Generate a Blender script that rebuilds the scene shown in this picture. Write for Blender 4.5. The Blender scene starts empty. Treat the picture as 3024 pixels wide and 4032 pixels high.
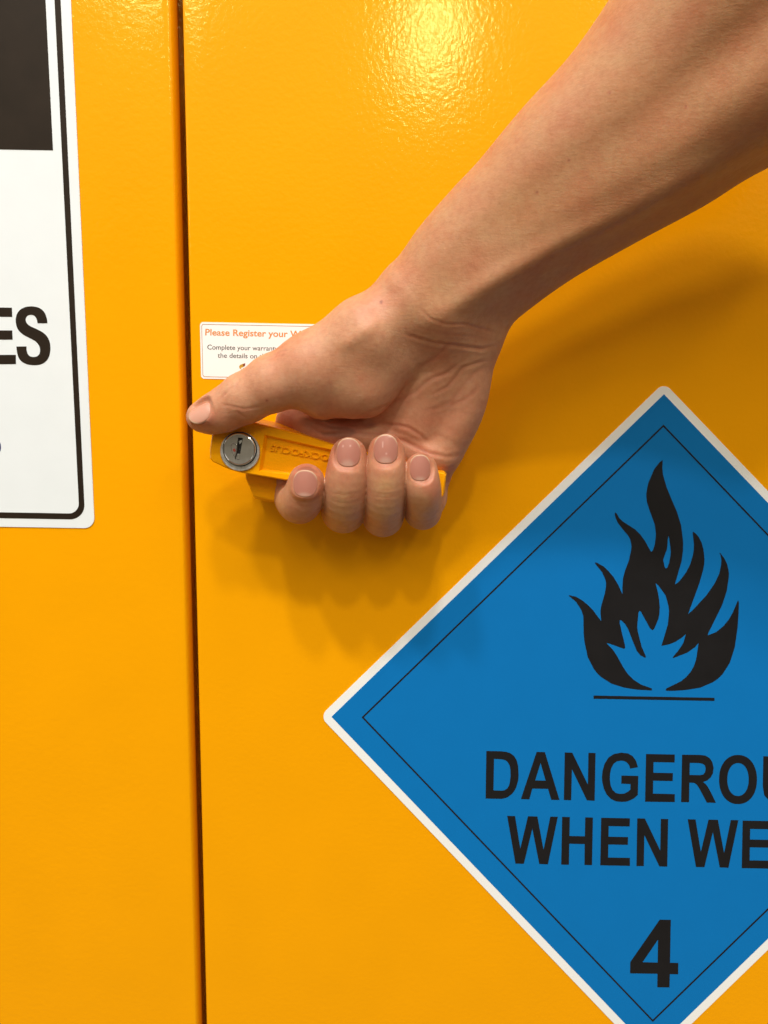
import bpy, math, numpy as np
from mathutils import Vector
from mathutils.geometry import tessellate_polygon
from mathutils.bvhtree import BVHTree

scene = bpy.context.scene
COL = scene.collection
MM = 0.001
rad = math.radians
rng = np.random.default_rng(7)

# ------------------------------------------------------------------ camera
FPX, PITCH, ROLL, DIST = 2912.0, rad(9.0), rad(0.97), 388.0
_F = np.array([0, math.cos(PITCH), -math.sin(PITCH)])
_R = np.array([1.0, 0, 0]); _U = np.array([0, math.sin(PITCH), math.cos(PITCH)])
CR = math.cos(ROLL) * _R + math.sin(ROLL) * _U
CU = math.cos(ROLL) * _U - math.sin(ROLL) * _R
CAM = -_F * DIST                                   # millimetres; wall is y = 0
cam_data = bpy.data.cameras.new('camera')
cam = bpy.data.objects.new('camera', cam_data); COL.objects.link(cam)
cam_data.sensor_fit = 'VERTICAL'; cam_data.sensor_height = 36.0
cam_data.lens = 36.0 * FPX / 4032.0
cam_data.clip_start = 0.01; cam_data.clip_end = 50
from mathutils import Matrix
m = Matrix(((CR[0], CU[0], -_F[0], CAM[0] * MM), (CR[1], CU[1], -_F[1], CAM[1] * MM),
            (CR[2], CU[2], -_F[2], CAM[2] * MM), (0, 0, 0, 1)))
cam.matrix_world = m
scene.camera = cam

# ------------------------------------------------------------------ world, lamps, exposure
world = bpy.data.worlds.new('World'); scene.world = world; world.use_nodes = True
wt = world.node_tree; bg = wt.nodes['Background']; bg.inputs['Strength'].default_value = 1.0
_tc = wt.nodes.new('ShaderNodeTexCoord'); _sp = wt.nodes.new('ShaderNodeSeparateXYZ'); _cr = wt.nodes.new('ShaderNodeValToRGB')
wt.links.new(_tc.outputs['Generated'], _sp.inputs[0])
_mr = wt.nodes.new('ShaderNodeMapRange'); _mr.inputs['From Min'].default_value = -1; _mr.inputs['From Max'].default_value = 1
wt.links.new(_sp.outputs['Z'], _mr.inputs['Value']); wt.links.new(_mr.outputs[0], _cr.inputs[0]); wt.links.new(_cr.outputs[0], bg.inputs['Color'])
_e = _cr.color_ramp.elements                      # grey floor, dim room, pale ceiling
_e[0].position = 0.0; _e[0].color = (0.24, 0.18, 0.10, 1)
_e[1].position = 1.0; _e[1].color = (1.34, 1.27, 1.16, 1)
for _p, _c in ((0.40, (0.09, 0.07, 0.048, 1)), (0.58, (0.13, 0.115, 0.09, 1)), (0.80, (1.14, 1.08, 0.98, 1))):
    _q = _e.new(_p); _q.color = _c
vs = scene.view_settings
vs.view_transform = 'Standard'; vs.look = 'None'; vs.exposure = 0.0; vs.gamma = 1.0; vs.use_curve_mapping = False

def lamp(x, y, z, sx, sy, radiance, col=(1, 0.98, 0.95)):
    L = bpy.data.lights.new('ceiling_lamp', 'AREA'); L.shape = 'RECTANGLE'
    L.size = sx * MM; L.size_y = sy * MM
    L.energy = radiance * math.pi * sx * sy * MM * MM
    L.color = col
    o = bpy.data.objects.new('ceiling_lamp', L); COL.objects.link(o)
    o.location = (x * MM, y * MM, z * MM)
    return o
# rows of ceiling panels above and behind the photographer
WARM = (1, 0.92, 0.66)
lamp(165, -2900, 1500, 130, 860, 40.0, WARM)
lamp(-860, -2130, 1500, 240, 800, 20.0, WARM)
lamp(980, -2080, 1500, 240, 800, 20.0, WARM)
lamp(-3300, -4700, 1500, 300, 3200, 26.0, WARM)
lamp(30, -1430, 1500, 115, 115, 300.0)
lamp(-30, -1010, 1500, 115, 115, 300.0)
lamp(-470, -960, 1500, 115, 115, 310.0)

# ------------------------------------------------------------------ helpers
def W(px, py, h=0.0):
    """photo pixel -> point (mm) on the plane h millimetres in front of the doors"""
    d = _F + (px - 1512) / FPX * CR - (py - 2016) / FPX * CU
    t = (-h - CAM[1]) / d[1]
    return CAM + t * d
def depth_at(px, py, h):
    return float(np.dot(W(px, py, h) - CAM, _F))
def proj(P):
    q = P - CAM
    dz = q @ _F
    return 1512 + FPX * (q @ CR) / dz, 2016 - FPX * (q @ CU) / dz

def prop(o, label=None, cat=None, kind=None, group=None):
    if label: o['label'] = label
    if cat: o['category'] = cat
    if kind: o['kind'] = kind
    if group: o['group'] = group
    return o
def empty(name, loc):
    o = bpy.data.objects.new(name, None); COL.objects.link(o); o.location = [c * MM for c in loc]
    o.empty_display_size = 0.02
    return o
def mesh_obj(name, verts, faces, mat, parent=None, smooth=False, origin=None):
    v = np.asarray(verts, float)
    org = v.mean(axis=0) if origin is None else np.asarray(origin, float)
    me = bpy.data.meshes.new(name)
    me.from_pydata([tuple(p) for p in (v - org) * MM], [], [tuple(int(i) for i in f) for f in faces])
    me.update()
    if mat: me.materials.append(mat)
    if smooth: me.polygons.foreach_set('use_smooth', [True] * len(me.polygons))
    o = bpy.data.objects.new(name, me); COL.objects.link(o)
    loc = Vector(org * MM)
    if parent is not None:
        o.parent = parent
        q = parent
        while q is not None:
            loc = loc - Vector(q.location); q = q.parent
    o.location = loc
    return o
def bevel(o, w, seg=3, ang=35):
    b = o.modifiers.new('bevel', 'BEVEL'); b.width = w * MM; b.segments = seg
    b.limit_method = 'ANGLE'; b.angle_limit = rad(ang); b.harden_normals = True
    o.data.polygons.foreach_set('use_smooth', [True] * len(o.data.polygons))
    return o
def orient(loop, ccw=True):
    a = 0
    for i in range(len(loop)):
        x0, y0 = loop[i]; x1, y1 = loop[(i + 1) % len(loop)]
        a += x0 * y1 - x1 * y0
    return loop if (a > 0) == ccw else loop[::-1]
def prism_xz(loops, h0, h1, back=True):
    """loops in (x, z) mm: first outer then holes -> verts/faces of a slab from h0 (back) to h1 (front)"""
    loops = [orient(list(loops[0]), True)] + [orient(list(l), False) for l in loops[1:]]
    flat = [p for l in loops for p in l]; n = len(flat)
    tris = tessellate_polygon([[Vector((x, z, 0)) for x, z in l] for l in loops])
    V = [(x, -h1, z) for x, z in flat] + [(x, -h0, z) for x, z in flat]
    Fc = []
    for a, b, c in tris:
        (x0, z0), (x1, z1), (x2, z2) = flat[a], flat[b], flat[c]
        if (x1 - x0) * (z2 - z0) - (x2 - x0) * (z1 - z0) < 0: a, b, c = a, c, b
        Fc.append((a, b, c))                      # front faces -y
        if back: Fc.append((a + n, c + n, b + n))
    s = 0
    for l in loops:
        k = len(l)
        for i in range(k):
            a = s + i; b = s + (i + 1) % k
            Fc.append((a, a + n, b + n, b))
        s += k
    return V, Fc
def px_loop(pts, h=0.0):
    return [(W(x, y, h)[0], W(x, y, h)[2]) for x, y in pts]
def slab(name, loops_px, h0, h1, mat, parent, href=None):
    hr = h1 if href is None else href
    V, Fc = prism_xz([px_loop(l, hr) for l in loops_px], h0, h1)
    return mesh_obj(name, V, Fc, mat, parent)
def smooth_loop(pts, it=2, keep=0.0):
    """Chaikin corner cutting, sharp tips kept"""
    for _ in range(it):
        out = []
        n = len(pts)
        for i in range(n):
            p0 = np.array(pts[i - 1]); p1 = np.array(pts[i]); p2 = np.array(pts[(i + 1) % n])
            a = p0 - p1; b = p2 - p1
            c = np.dot(a, b) / (np.linalg.norm(a) * np.linalg.norm(b) + 1e-9)
            if c > keep: out.append(tuple(p1))
            else:
                out.append(tuple(p1 + a * 0.22)); out.append(tuple(p1 + b * 0.22))
        pts = out
    return pts
def rounded(corners, r, n=8):
    out = []
    k = len(corners)
    for i in range(k):
        p0, p1, p2 = (np.array(corners[(i + j) % k], float) for j in (-1, 0, 1))
        a = (p0 - p1) / np.linalg.norm(p0 - p1); b = (p2 - p1) / np.linalg.norm(p2 - p1)
        half = math.acos(np.clip(np.dot(a, b), -1, 1)) / 2
        t = r / math.tan(half); c = p1 + (a + b) / np.linalg.norm(a + b) * r / math.sin(half)
        s, e = p1 + a * t - c, p1 + b * t - c
        a0, a1 = math.atan2(s[1], s[0]), math.atan2(e[1], e[0])
        while a1 - a0 > math.pi: a1 -= 2 * math.pi
        while a1 - a0 < -math.pi: a1 += 2 * math.pi
        for j in range(n + 1):
            q = a0 + (a1 - a0) * j / n
            out.append((c[0] + r * math.cos(q), c[1] + r * math.sin(q)))
    return out

# ------------------------------------------------------------------ materials
def new_mat(name):
    mt = bpy.data.materials.new(name); mt.use_nodes = True
    nt = mt.node_tree; b = nt.nodes['Principled BSDF']
    return mt, nt, b
def node(nt, typ, **kw):
    n = nt.nodes.new(typ)
    for k, v in kw.items():
        if k in n.inputs: n.inputs[k].default_value = v
        else: setattr(n, k, v)
    return n
def noise(nt, scale, detail=3, rough=0.5):
    tc = nt.nodes.get('TC') or nt.nodes.new('ShaderNodeTexCoord'); tc.name = 'TC'
    n = node(nt, 'ShaderNodeTexNoise', Scale=scale, Detail=detail, Roughness=rough)
    nt.links.new(tc.outputs['Object'], n.inputs['Vector'])
    return n
def bump(nt, b, srcs):
    prev = None
    for n, strength, dist in srcs:
        bp = node(nt, 'ShaderNodeBump', Strength=strength, Distance=dist)
        nt.links.new(n.outputs[0], bp.inputs['Height'])
        if prev: nt.links.new(prev.outputs[0], bp.inputs['Normal'])
        prev = bp
    nt.links.new(prev.outputs[0], b.inputs['Normal'])
def tinted(nt, b, col, amount, scale, detail=4):
    n = noise(nt, scale, detail)
    r = node(nt, 'ShaderNodeValToRGB')
    r.color_ramp.elements[0].position = 0.3; r.color_ramp.elements[1].position = 0.7
    r.color_ramp.elements[0].color = tuple(c * (1 - amount) for c in col) + (1,)
    r.color_ramp.elements[1].color = tuple(min(1, c * (1 + amount)) for c in col) + (1,)
    nt.links.new(n.outputs[0], r.inputs[0]); nt.links.new(r.outputs[0], b.inputs['Base Color'])
    return r

YELLOW = (0.92, 0.375, 0.001)
def paint(name, peel=0.17, rough=0.11, scale=400):
    mt, nt, b = new_mat(name)
    r = tinted(nt, b, YELLOW, 0.02, 22)
    # small specks of dust in the paint
    vo = node(nt, 'ShaderNodeTexVoronoi', Scale=38.0); vo.feature = 'F1'
    nt.links.new(nt.nodes['TC'].outputs['Object'], vo.inputs['Vector'])
    cr = node(nt, 'ShaderNodeValToRGB'); cr.color_ramp.elements[0].position = 0.016; cr.color_ramp.elements[1].position = 0.03
    cr.color_ramp.elements[0].color = (1, 1, 1, 1); cr.color_ramp.elements[1].color = (0, 0, 0, 1)
    nt.links.new(vo.outputs['Distance'], cr.inputs[0])
    wn = noise(nt, 30, 0)
    gt = node(nt, 'ShaderNodeMath', operation='GREATER_THAN'); gt.inputs[1].default_value = 0.62
    nt.links.new(wn.outputs[0], gt.inputs[0])
    mu = node(nt, 'ShaderNodeMath', operation='MULTIPLY')
    nt.links.new(gt.outputs[0], mu.inputs[0]); nt.links.new(cr.outputs[0], mu.inputs[1])
    mx = node(nt, 'ShaderNodeMix', data_type='RGBA')
    mx.inputs[7].default_value = (0.30, 0.12, 0.02, 1)
    nt.links.new(mu.outputs[0], mx.inputs[0]); nt.links.new(r.outputs[0], mx.inputs[6])
    nt.links.new(mx.outputs[2], b.inputs['Base Color'])
    b.inputs['Roughness'].default_value = rough
    b.inputs['IOR'].default_value = 1.5
    b.inputs['Specular Tint'].default_value = (1, 0.86, 0.42, 1)
    bump(nt, b, [(noise(nt, scale, 2.5, 0.55), peel, 0.0006), (noise(nt, 1500, 2), 0.10, 0.0001), (noise(nt, 14, 1), 0.08, 0.001)])
    return mt
M_DOOR = paint('yellow_powder_coat')
M_LEVER = paint('yellow_cast_paint', 0.35, 0.26, 420)
def plain(name, col, rough=0.4, amount=0.03, scale=60, bumps=0.05, bscale=900, metal=0.0):
    mt, nt, b = new_mat(name)
    tinted(nt, b, col, amount, scale)
    b.inputs['Roughness'].default_value = rough; b.inputs['Metallic'].default_value = metal
    bump(nt, b, [(noise(nt, bscale, 2), bumps, 0.0003)])
    return mt
M_WHITE = plain('white_sign_vinyl', (0.80, 0.84, 0.87), 0.38, 0.012)
M_LABEL = plain('white_label_vinyl', (0.90, 0.90, 0.88), 0.4, 0.012)
M_BLACK = plain('black_sign_ink', (0.022, 0.014, 0.009), 0.42, 0.15)
M_PWHITE = plain('placard_white_vinyl', (0.88, 0.88, 0.88), 0.5, 0.006)
M_BLUE = plain('placard_blue_vinyl', (0.003, 0.170, 0.50), 0.5, 0.012)
M_PBLACK = plain('placard_black_ink', (0.013, 0.012, 0.013), 0.5, 0.1)
M_ORANGE = plain('orange_print', (0.72, 0.26, 0.06), 0.5)
M_BROWN = plain('brown_print', (0.42, 0.16, 0.05), 0.5)
M_GOLD = plain('gold_print', (0.50, 0.28, 0.02), 0.5, 0.3, 300)
M_MAROON = plain('maroon_print', (0.20, 0.035, 0.02), 0.5, 0.2, 300)
M_TEXT = plain('dark_print', (0.03, 0.02, 0.015), 0.5)
M_NAVY = plain('navy_print', (0.02, 0.03, 0.14), 0.5)
M_STEEL = plain('satin_nickel', (0.40, 0.375, 0.33), 0.40, 0.12, 180, 0.12, 1100, 0.8)
M_COLLAR = plain('cast_zinc', (0.50, 0.50, 0.49), 0.50, 0.22, 500, 0.35, 1300, 0.5)
M_CHROME = plain('polished_chrome', (0.85, 0.83, 0.80), 0.10, 0.03, 100, 0.03, 500, 1.0)
M_DARK = plain('dark_keyway', (0.012, 0.010, 0.008), 0.5)
M_RED = plain('red_paint_speck', (0.35, 0.05, 0.03), 0.4)

for _m in (M_PBLACK, M_BLUE, M_BLACK, M_PWHITE):
    _m.node_tree.nodes['Principled BSDF'].inputs['Specular IOR Level'].default_value = 0.14

# ------------------------------------------------------------------ cabinet
cabinet = prop(empty('storage_cabinet', (0, 60, -1000)),
               'bright yellow powder coated steel cabinet with two doors meeting at a dark vertical gap', 'cabinet')
XS = W(764, 2016)[0] + 0.1          # free edge of the right door
ZB, ZT = -980.0, 640.0
def extrude_profile(name, prof, mat, parent, smooth=True, zs=(ZB, ZT)):
    n = len(prof)
    V = [(x, -h, zs[0]) for x, h in prof] + [(x, -h, zs[1]) for x, h in prof]
    Fc = [(i, (i + 1) % n, n + (i + 1) % n, n + i) for i in range(n)]
    Fc += [tuple(range(n))[::-1], tuple(range(n, 2 * n))]
    o = mesh_obj(name, V, Fc, mat, parent)
    o.data.polygons.foreach_set('use_smooth', [i < n for i in range(n + 2)])
    o.data.set_sharp_from_angle(angle=rad(50))
    return o
def arc(cx, ch, r, a0, a1, n=14):
    return [(cx + r * math.cos(rad(a0 + (a1 - a0) * i / n)), ch + r * math.sin(rad(a0 + (a1 - a0) * i / n))) for i in range(n + 1)]
# right door: crisp folded edge
prof = [(XS + 420, 0), (XS + 420, -35), (XS, -35)] + arc(XS + 1.3, -1.3, 1.3, 180, 90, 8) + [(XS + 12, 0), (XS + 60, 0), (XS + 200, 0)]
door_r = extrude_profile('door', prof, M_DOOR, cabinet)
# left door: soft rolled edge dipping into the gap
xl = XS - 4.3
prof = [(xl, -35), (xl - 420, -35), (xl - 420, 0), (xl - 200, 0), (xl - 60, 0), (xl - 20, 0), (xl - 10.0, -0.03)] + \
       [(xl - 5, -0.08)] + [(xl - 2.8 + 2.8 * math.cos(rad(a)), -7.0 + 6.9 * math.sin(rad(a))) for a in np.linspace(86, 0, 16)] + \
       [(xl, -7.3), (xl - 0.9, -8.0), (xl - 1.5, -10), (xl - 1.5, -35)]
door_l = extrude_profile('door', prof, M_DOOR, cabinet)
V, Fc = prism_xz([[(XS - 440, ZB), (XS + 440, ZB), (XS + 440, ZT), (XS - 440, ZT)]], -60, -38)
body = mesh_obj('cabinet_body', V, Fc, M_DOOR, cabinet)

# ------------------------------------------------------------------ warning sign on the left door
def c7(x, y): return (x / 2.0104, 1100 + y / 2.0104)
def c6(x, y): return (x / 3.16, y / 3.16)
sx0, sx1 = W(0, 2000)[0] - 245, W(370.5, 2000)[0]
zb = W(200, 2077)[2]
sign = prop(empty('warning_sign', (sx1 - 100, 0, zb + 100)),
            'large white sign with black border and header on the left door', 'sign')
zt = zb + 460
out = rounded([(sx0, zb), (sx1, zb), (sx1, zt), (sx0, zt)], 5.6, 10)
V, Fc = prism_xz([out], 0.0, 0.5); plate = mesh_obj('plate', V, Fc, M_WHITE, sign); bevel(plate, 0.18, 2)
# border traced on the plate
def dl(x, z): return (x, z)
bo = W(334.5, 2000)[0]; bi = W(313.0, 2000)[0]; bzo = W(120, 2041.5)[2]; bzi = W(120, 2018.5)[2]
lo = rounded([(sx0 + 5, bzo), (bo, bzo), (bo, zt - 5), (sx0 + 5, zt - 5)], 8.0, 10)
li = rounded([(sx0 + 8, bzi), (bi, bzi), (bi, zt - 8), (sx0 + 8, zt - 8)], 5.6, 10)
V, Fc = prism_xz([lo, li], 0.45, 0.62); mesh_obj('border', V, Fc, M_BLACK, sign)
hx = W(196, 300)[0]; hz = W(190, 593)[2]
V, Fc = prism_xz([[(sx0 + 10, hz), (hx, hz), (hx, zt - 10), (sx0 + 10, zt - 10)]], 0.45, 0.62)
mesh_obj('header_block', V, Fc, M_BLACK, sign)
Sx = [(302, 348), (379, 348), (375, 310), (362, 272), (340, 242), (305, 221), (255, 213), (205, 219), (165, 238), (138, 272), (127, 320), (133, 368), (150, 405), (185, 438), (245, 468), (290, 493), (315, 525), (323, 560), (318, 590), (300, 610), (270, 616), (240, 610), (222, 590), (214, 560), (214, 531), (134, 532), (138, 575), (150, 620), (175, 652), (215, 673), (270, 681), (325, 676), (368, 652), (395, 610), (404, 555), (400, 500), (380, 455), (345, 420), (290, 392), (240, 370), (216, 350), (206, 325), (210, 300), (228, 284), (255, 280), (280, 290), (296, 315)]
slab('letter_s', [smooth_loop([c7(*p) for p in Sx], 2, -0.35)], 0.45, 0.62, M_BLACK, sign, 0)
Ex = [(98, 225), (101, 298), (-60, 296), (-60, 404), (101, 405), (104, 478), (-60, 478), (-60, 598), (129, 598), (131, 671), (-150, 674), (-150, 222)]
slab('letter_e', [[c7(*p) for p in Ex]], 0.45, 0.62, M_BLACK, sign, 0)
cx, cz = W(-48, 1757)[0], W(-48, 1757)[2]
V, Fc = prism_xz([[(cx + 7.1 * math.cos(t), cz + 6.5 * math.sin(t)) for t in np.linspace(0, 2 * math.pi, 40, endpoint=False)]], 0.45, 0.62)
mesh_obj('round_mark', V, Fc, M_NAVY, sign)

# ------------------------------------------------------------------ blue diamond placard
placard = prop(empty('hazard_placard', tuple(W(2590, 2850))),
               'blue diamond placard with white edge, black flame and DANGEROUS WHEN WET lettering', 'placard')
BL, BT, BR, BB = np.array([1305.4, 2820.6]), np.array([2612.8, 1552.3]), np.array([3872.4, 2868.2]), np.array([2565.0, 4136.5])
def offs(cs, d):
    c = sum(cs) / 4
    out = []
    for i in range(4):
        p = cs[i]; a = cs[i - 1] - p; b = cs[(i + 1) % 4] - p
        a /= np.linalg.norm(a); b /= np.linalg.norm(b)
        out.append(p - (a + b) * d)
    return out
dia = [BL, BT, BR, BB]
wl = rounded(offs(dia, 32), 34, 10)
wo = slab('white_backing', [wl], 0.0, 0.5, M_PWHITE, placard, 0); bevel(wo, 0.15, 2)
slab('blue_field', [[tuple(p) for p in dia]], 0.45, 0.60, M_BLUE, placard, 0)
IL, IT, IB, IR = np.array([1424.0, 2822.5]), np.array([2610.7, 1671.8]), np.array([2568.8, 4020.0]), np.array([3755.5, 2869.4])
inn = [IL, IT, IR, IB]
slab('inner_line', [[tuple(p) for p in inn], [tuple(p) for p in offs(inn, -6)]], 0.55, 0.70, M_PBLACK, placard, 0)
FL = [(820,224),(817,285),(822,340),(850,437),(890,535),(932,632),(965,740),(981,868),(980,938),(969,1022),(916,1206),(940,1192),(968,1160),(1004,1112),(1036,1050),(1058,977),(1065,937),(1067,890),(1056,795),(1062,790),(1081,804),(1103,829),(1126,873),(1142,930),(1150,1008),(1148,1042),(1140,1090),(1109,1198),(1020,1442),(1058,1408),(1164,1295),(1232,1196),(1268,1118),(1281,1052),(1284,1015),(1277,975),(1268,956),(1274,957),(1306,998),(1329,1046),(1340,1096),(1343,1122),(1342,1150),(1326,1258),(1290,1368),(1178,1596),(1177,1609),(1243,1582),(1298,1538),(1340,1488),(1373,1431),(1414,1334),(1418,1334),(1422,1352),(1419,1440),(1412,1545),(1390,1700),(1351,1824),(1293,1916),(1257,1951),(1217,1979),(1117,2022),(1000,2041),(900,2047),(846,2046),(843,2040),(850,2028),(965,1972),(1006,1938),(1041,1897),(1065,1856),(1084,1801),(1104,1668),(1075,1702),(1013,1746),(900,1789),(899,1785),(910,1768),(944,1729),(984,1667),(1003,1597),(977,1622),(918,1661),(872,1679),(809,1692),(823,1650),(860,1524),(868,1452),(869,1410),(864,1370),(842,1292),(786,1215),(767,1198),(764,1200),(781,1265),(792,1330),(796,1385),(794,1437),(785,1480),(752,1559),(737,1568),(718,1550),(647,1421),(636,1414),(628,1430),(620,1515),(619,1547),(624,1583),(652,1694),(680,1760),(687,1781),(678,1785),(643,1766),(616,1734),(580,1647),(545,1556),(522,1518),(492,1490),(482,1489),(479,1508),(500,1600),(520,1680),(523,1707),(517,1714),(508,1713),(400,1674),(378,1669),(381,1676),(420,1715),(452,1760),(508,1861),(543,1914),(590,1960),(650,1999),(732,2028),(736,2036),(735,2044),(617,2038),(513,2021),(419,1992),(338,1942),(304,1911),(274,1872),(227,1780),(201,1660),(195,1590),(193,1478),(191,1453),(177,1410),(136,1345),(77,1295),(80,1292),(134,1304),(183,1332),(227,1367),(268,1409),(334,1497),(328,1440),(328,1410),(333,1380),(362,1278),(371,1225),(372,1198),(367,1170),(342,1112),(288,1044),(283,1033),(299,1034),(355,1066),(390,1100),(432,1149),(470,1213),(501,1283),(501,1230),(505,1163),(521,1100),(554,1012),(569,940),(573,908),(571,890),(563,851),(546,820),(505,771),(465,720),(448,683),(440,650),(444,637),(456,647),(478,684),(506,710),(604,773),(642,811),(679,862),(718,933),(725,944),(733,947),(743,936),(757,890),(764,840),(766,803),(756,730),(712,610),(695,553),(690,510),(690,487),(706,404),(752,296),(797,238)]
FH = [(864,821),(871,840),(884,946),(881,980),(871,1037),(855,1075),(845,1080),(835,1069),(823,1014),(834,978),(852,932),(857,895),(859,853)]
def cf(x, y): return (2200 + x / 2.0109, 1700 + y / 2.0109)
slab('flame_symbol', [[cf(*p) for p in FL], [cf(*p) for p in FH]], 0.55, 0.70, M_PBLACK, placard, 0)
slab('flame_base_line', [[cf(*p) for p in [(273,2085),(1229,2103),(1229,2127),(273,2110)]]], 0.55, 0.70, M_PBLACK, placard, 0)
def cl(x, y): return (1800 + x / 1.3554, 2850 + y / 1.3554)
def ell(cx, cy, rx, ry, p=2.15, n=44):
    o = []
    for t in np.linspace(0, 2 * math.pi, n, endpoint=False):
        c, s = math.cos(t), math.sin(t)
        o.append((cx + rx * math.copysign(abs(c) ** (2 / p), c), cy + ry * math.copysign(abs(s) ** (2 / p), s)))
    return o
def sh(pts, dx, dy): return [(x + dx, y + dy) for x, y in pts]
Eg = [(1006,158),(1159,161),(1158,203),(1046,201),(1045,258),(1149,260),(1148,302),(1044,300),(1043,369),(1159,372),(1159,414),(1001,412)]
E2 = [(767,498),(920,501),(919,544),(807,542),(806,599),(910,601),(909,642),(805,640),(804,710),(920,712),(920,754),(762,751)]
Wd = [(266,488),(308,489),(336,662),(377,490),(427,491),(460,668),(496,492),(536,493),(483,746),(437,744),(400,556),(355,743),(310,742)]
LET = {
 'd': [[(155,142),(237,144),(262,147),(283,154),(303,169),(316,190),(324,220),(327,268),(325,298),(315,333),(306,352),(291,371),(272,386),(258,392),(236,397),(151,395)],
       [(196,184),(238,186),(257,191),(268,200),(278,217),(283,240),(284,275),(281,306),(275,328),(266,342),(252,351),(236,354),(193,352)]],
 'a': [[(423,147),(467,148),(545,403),(501,402),(484,344),(400,342),(384,400),(339,398)], [(444,206),(471,300),(415,299)]],
 'n': [[(573,150),(613,151),(696,321),(699,152),(737,153),(732,407),(691,405),(611,239),(607,404),(568,403)]],
 'g': [[(963,228),(922,236),(915,216),(903,202),(889,195),(873,193),(851,197),(833,210),(820,235),(814,265),(813,292),(817,325),(828,350),(846,366),(868,371),(890,369),(908,360),(922,349),(923,318),(874,316),(875,273),(965,275),(962,376),(945,392),(925,403),(903,411),(876,413),(845,410),(818,397),(795,372),(781,342),(773,308),(771,283),(774,249),(785,210),(806,177),(835,158),(875,151),(910,155),(935,170),(952,193)]],
 'e': [Eg],
 'r': [[(1198,162),(1294,163),(1323,167),(1345,180),(1359,201),(1366,232),(1362,262),(1350,283),(1332,299),(1310,307),(1325,319),(1337,336),(1354,367),(1378,418),(1330,417),(1287,336),(1274,319),(1262,312),(1237,310),(1235,415),(1193,414)],
       [(1239,205),(1288,206),(1308,210),(1320,219),(1324,237),(1320,256),(1311,267),(1292,271),(1238,270)]],
 'o': [ell(1496,294,101,131), ell(1496,294,57,88)],
 'u': [[(1631,170),(1673,171),(1670,310),(1674,345),(1686,365),(1706,372),(1727,366),(1740,345),(1744,310),(1747,172),(1789,173),(1785,320),(1776,370),(1750,403),(1705,415),(1660,405),(1636,378),(1628,330)]],
 's': [smooth_loop([(1955,248),(1915,250),(1905,222),(1880,212),(1858,220),(1852,240),(1868,260),(1925,285),(1955,310),(1966,350),(1950,395),(1915,420),(1875,425),(1838,412),(1815,380),(1808,342),(1848,338),(1858,368),(1885,382),(1912,374),(1922,350),(1905,325),(1850,302),(1820,275),(1811,238),(1825,198),(1860,175),(1895,173),(1930,187),(1950,215)], 2, -0.4)],
 'w': [Wd], 'h': [[(559,493),(600,494),(598,595),(680,597),(682,496),(723,497),(718,750),(678,749),(679,638),(597,636),(595,748),(554,747)]],
 'e2': [E2], 'n2': [[(959,501),(1000,502),(1082,673),(1085,504),(1124,505),(1119,758),(1077,757),(997,590),(994,755),(955,755)]],
 'w2': [sh(Wd, 962, 18)], 'e3': [sh(E2, 754, 15)],
 't': [[(1690,517),(1862,520),(1861,563),(1796,562),(1793,771),(1752,770),(1755,561),(1689,560)]],
 '4': [[(1079,1041),(1138,1042),(1134,1271),(1178,1272),(1177,1332),(1133,1331),(1131,1402),(1066,1401),(1067,1329),(921,1327),(922,1267)], [(1070,1147),(1068,1270),(987,1268)]],
}
def one(loops, V, Fc):
    v, f = prism_xz([px_loop([cl(*p) for p in l], 0) for l in loops], 0.55, 0.70)
    k = len(V); V += v; Fc += [tuple(i + k for i in t) for t in f]
for word, keys in (('lettering_dangerous', 'd a n g e r o u s'), ('lettering_when_wet', 'w h e2 n2 w2 e3 t')):
    V, Fc = [], []
    for k in keys.split(): one(LET[k], V, Fc)
    mesh_obj(word, V, Fc, M_PBLACK, placard)
V, Fc = [], []; one(LET['4'], V, Fc); mesh_obj('number_four', V, Fc, M_PBLACK, placard)

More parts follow.
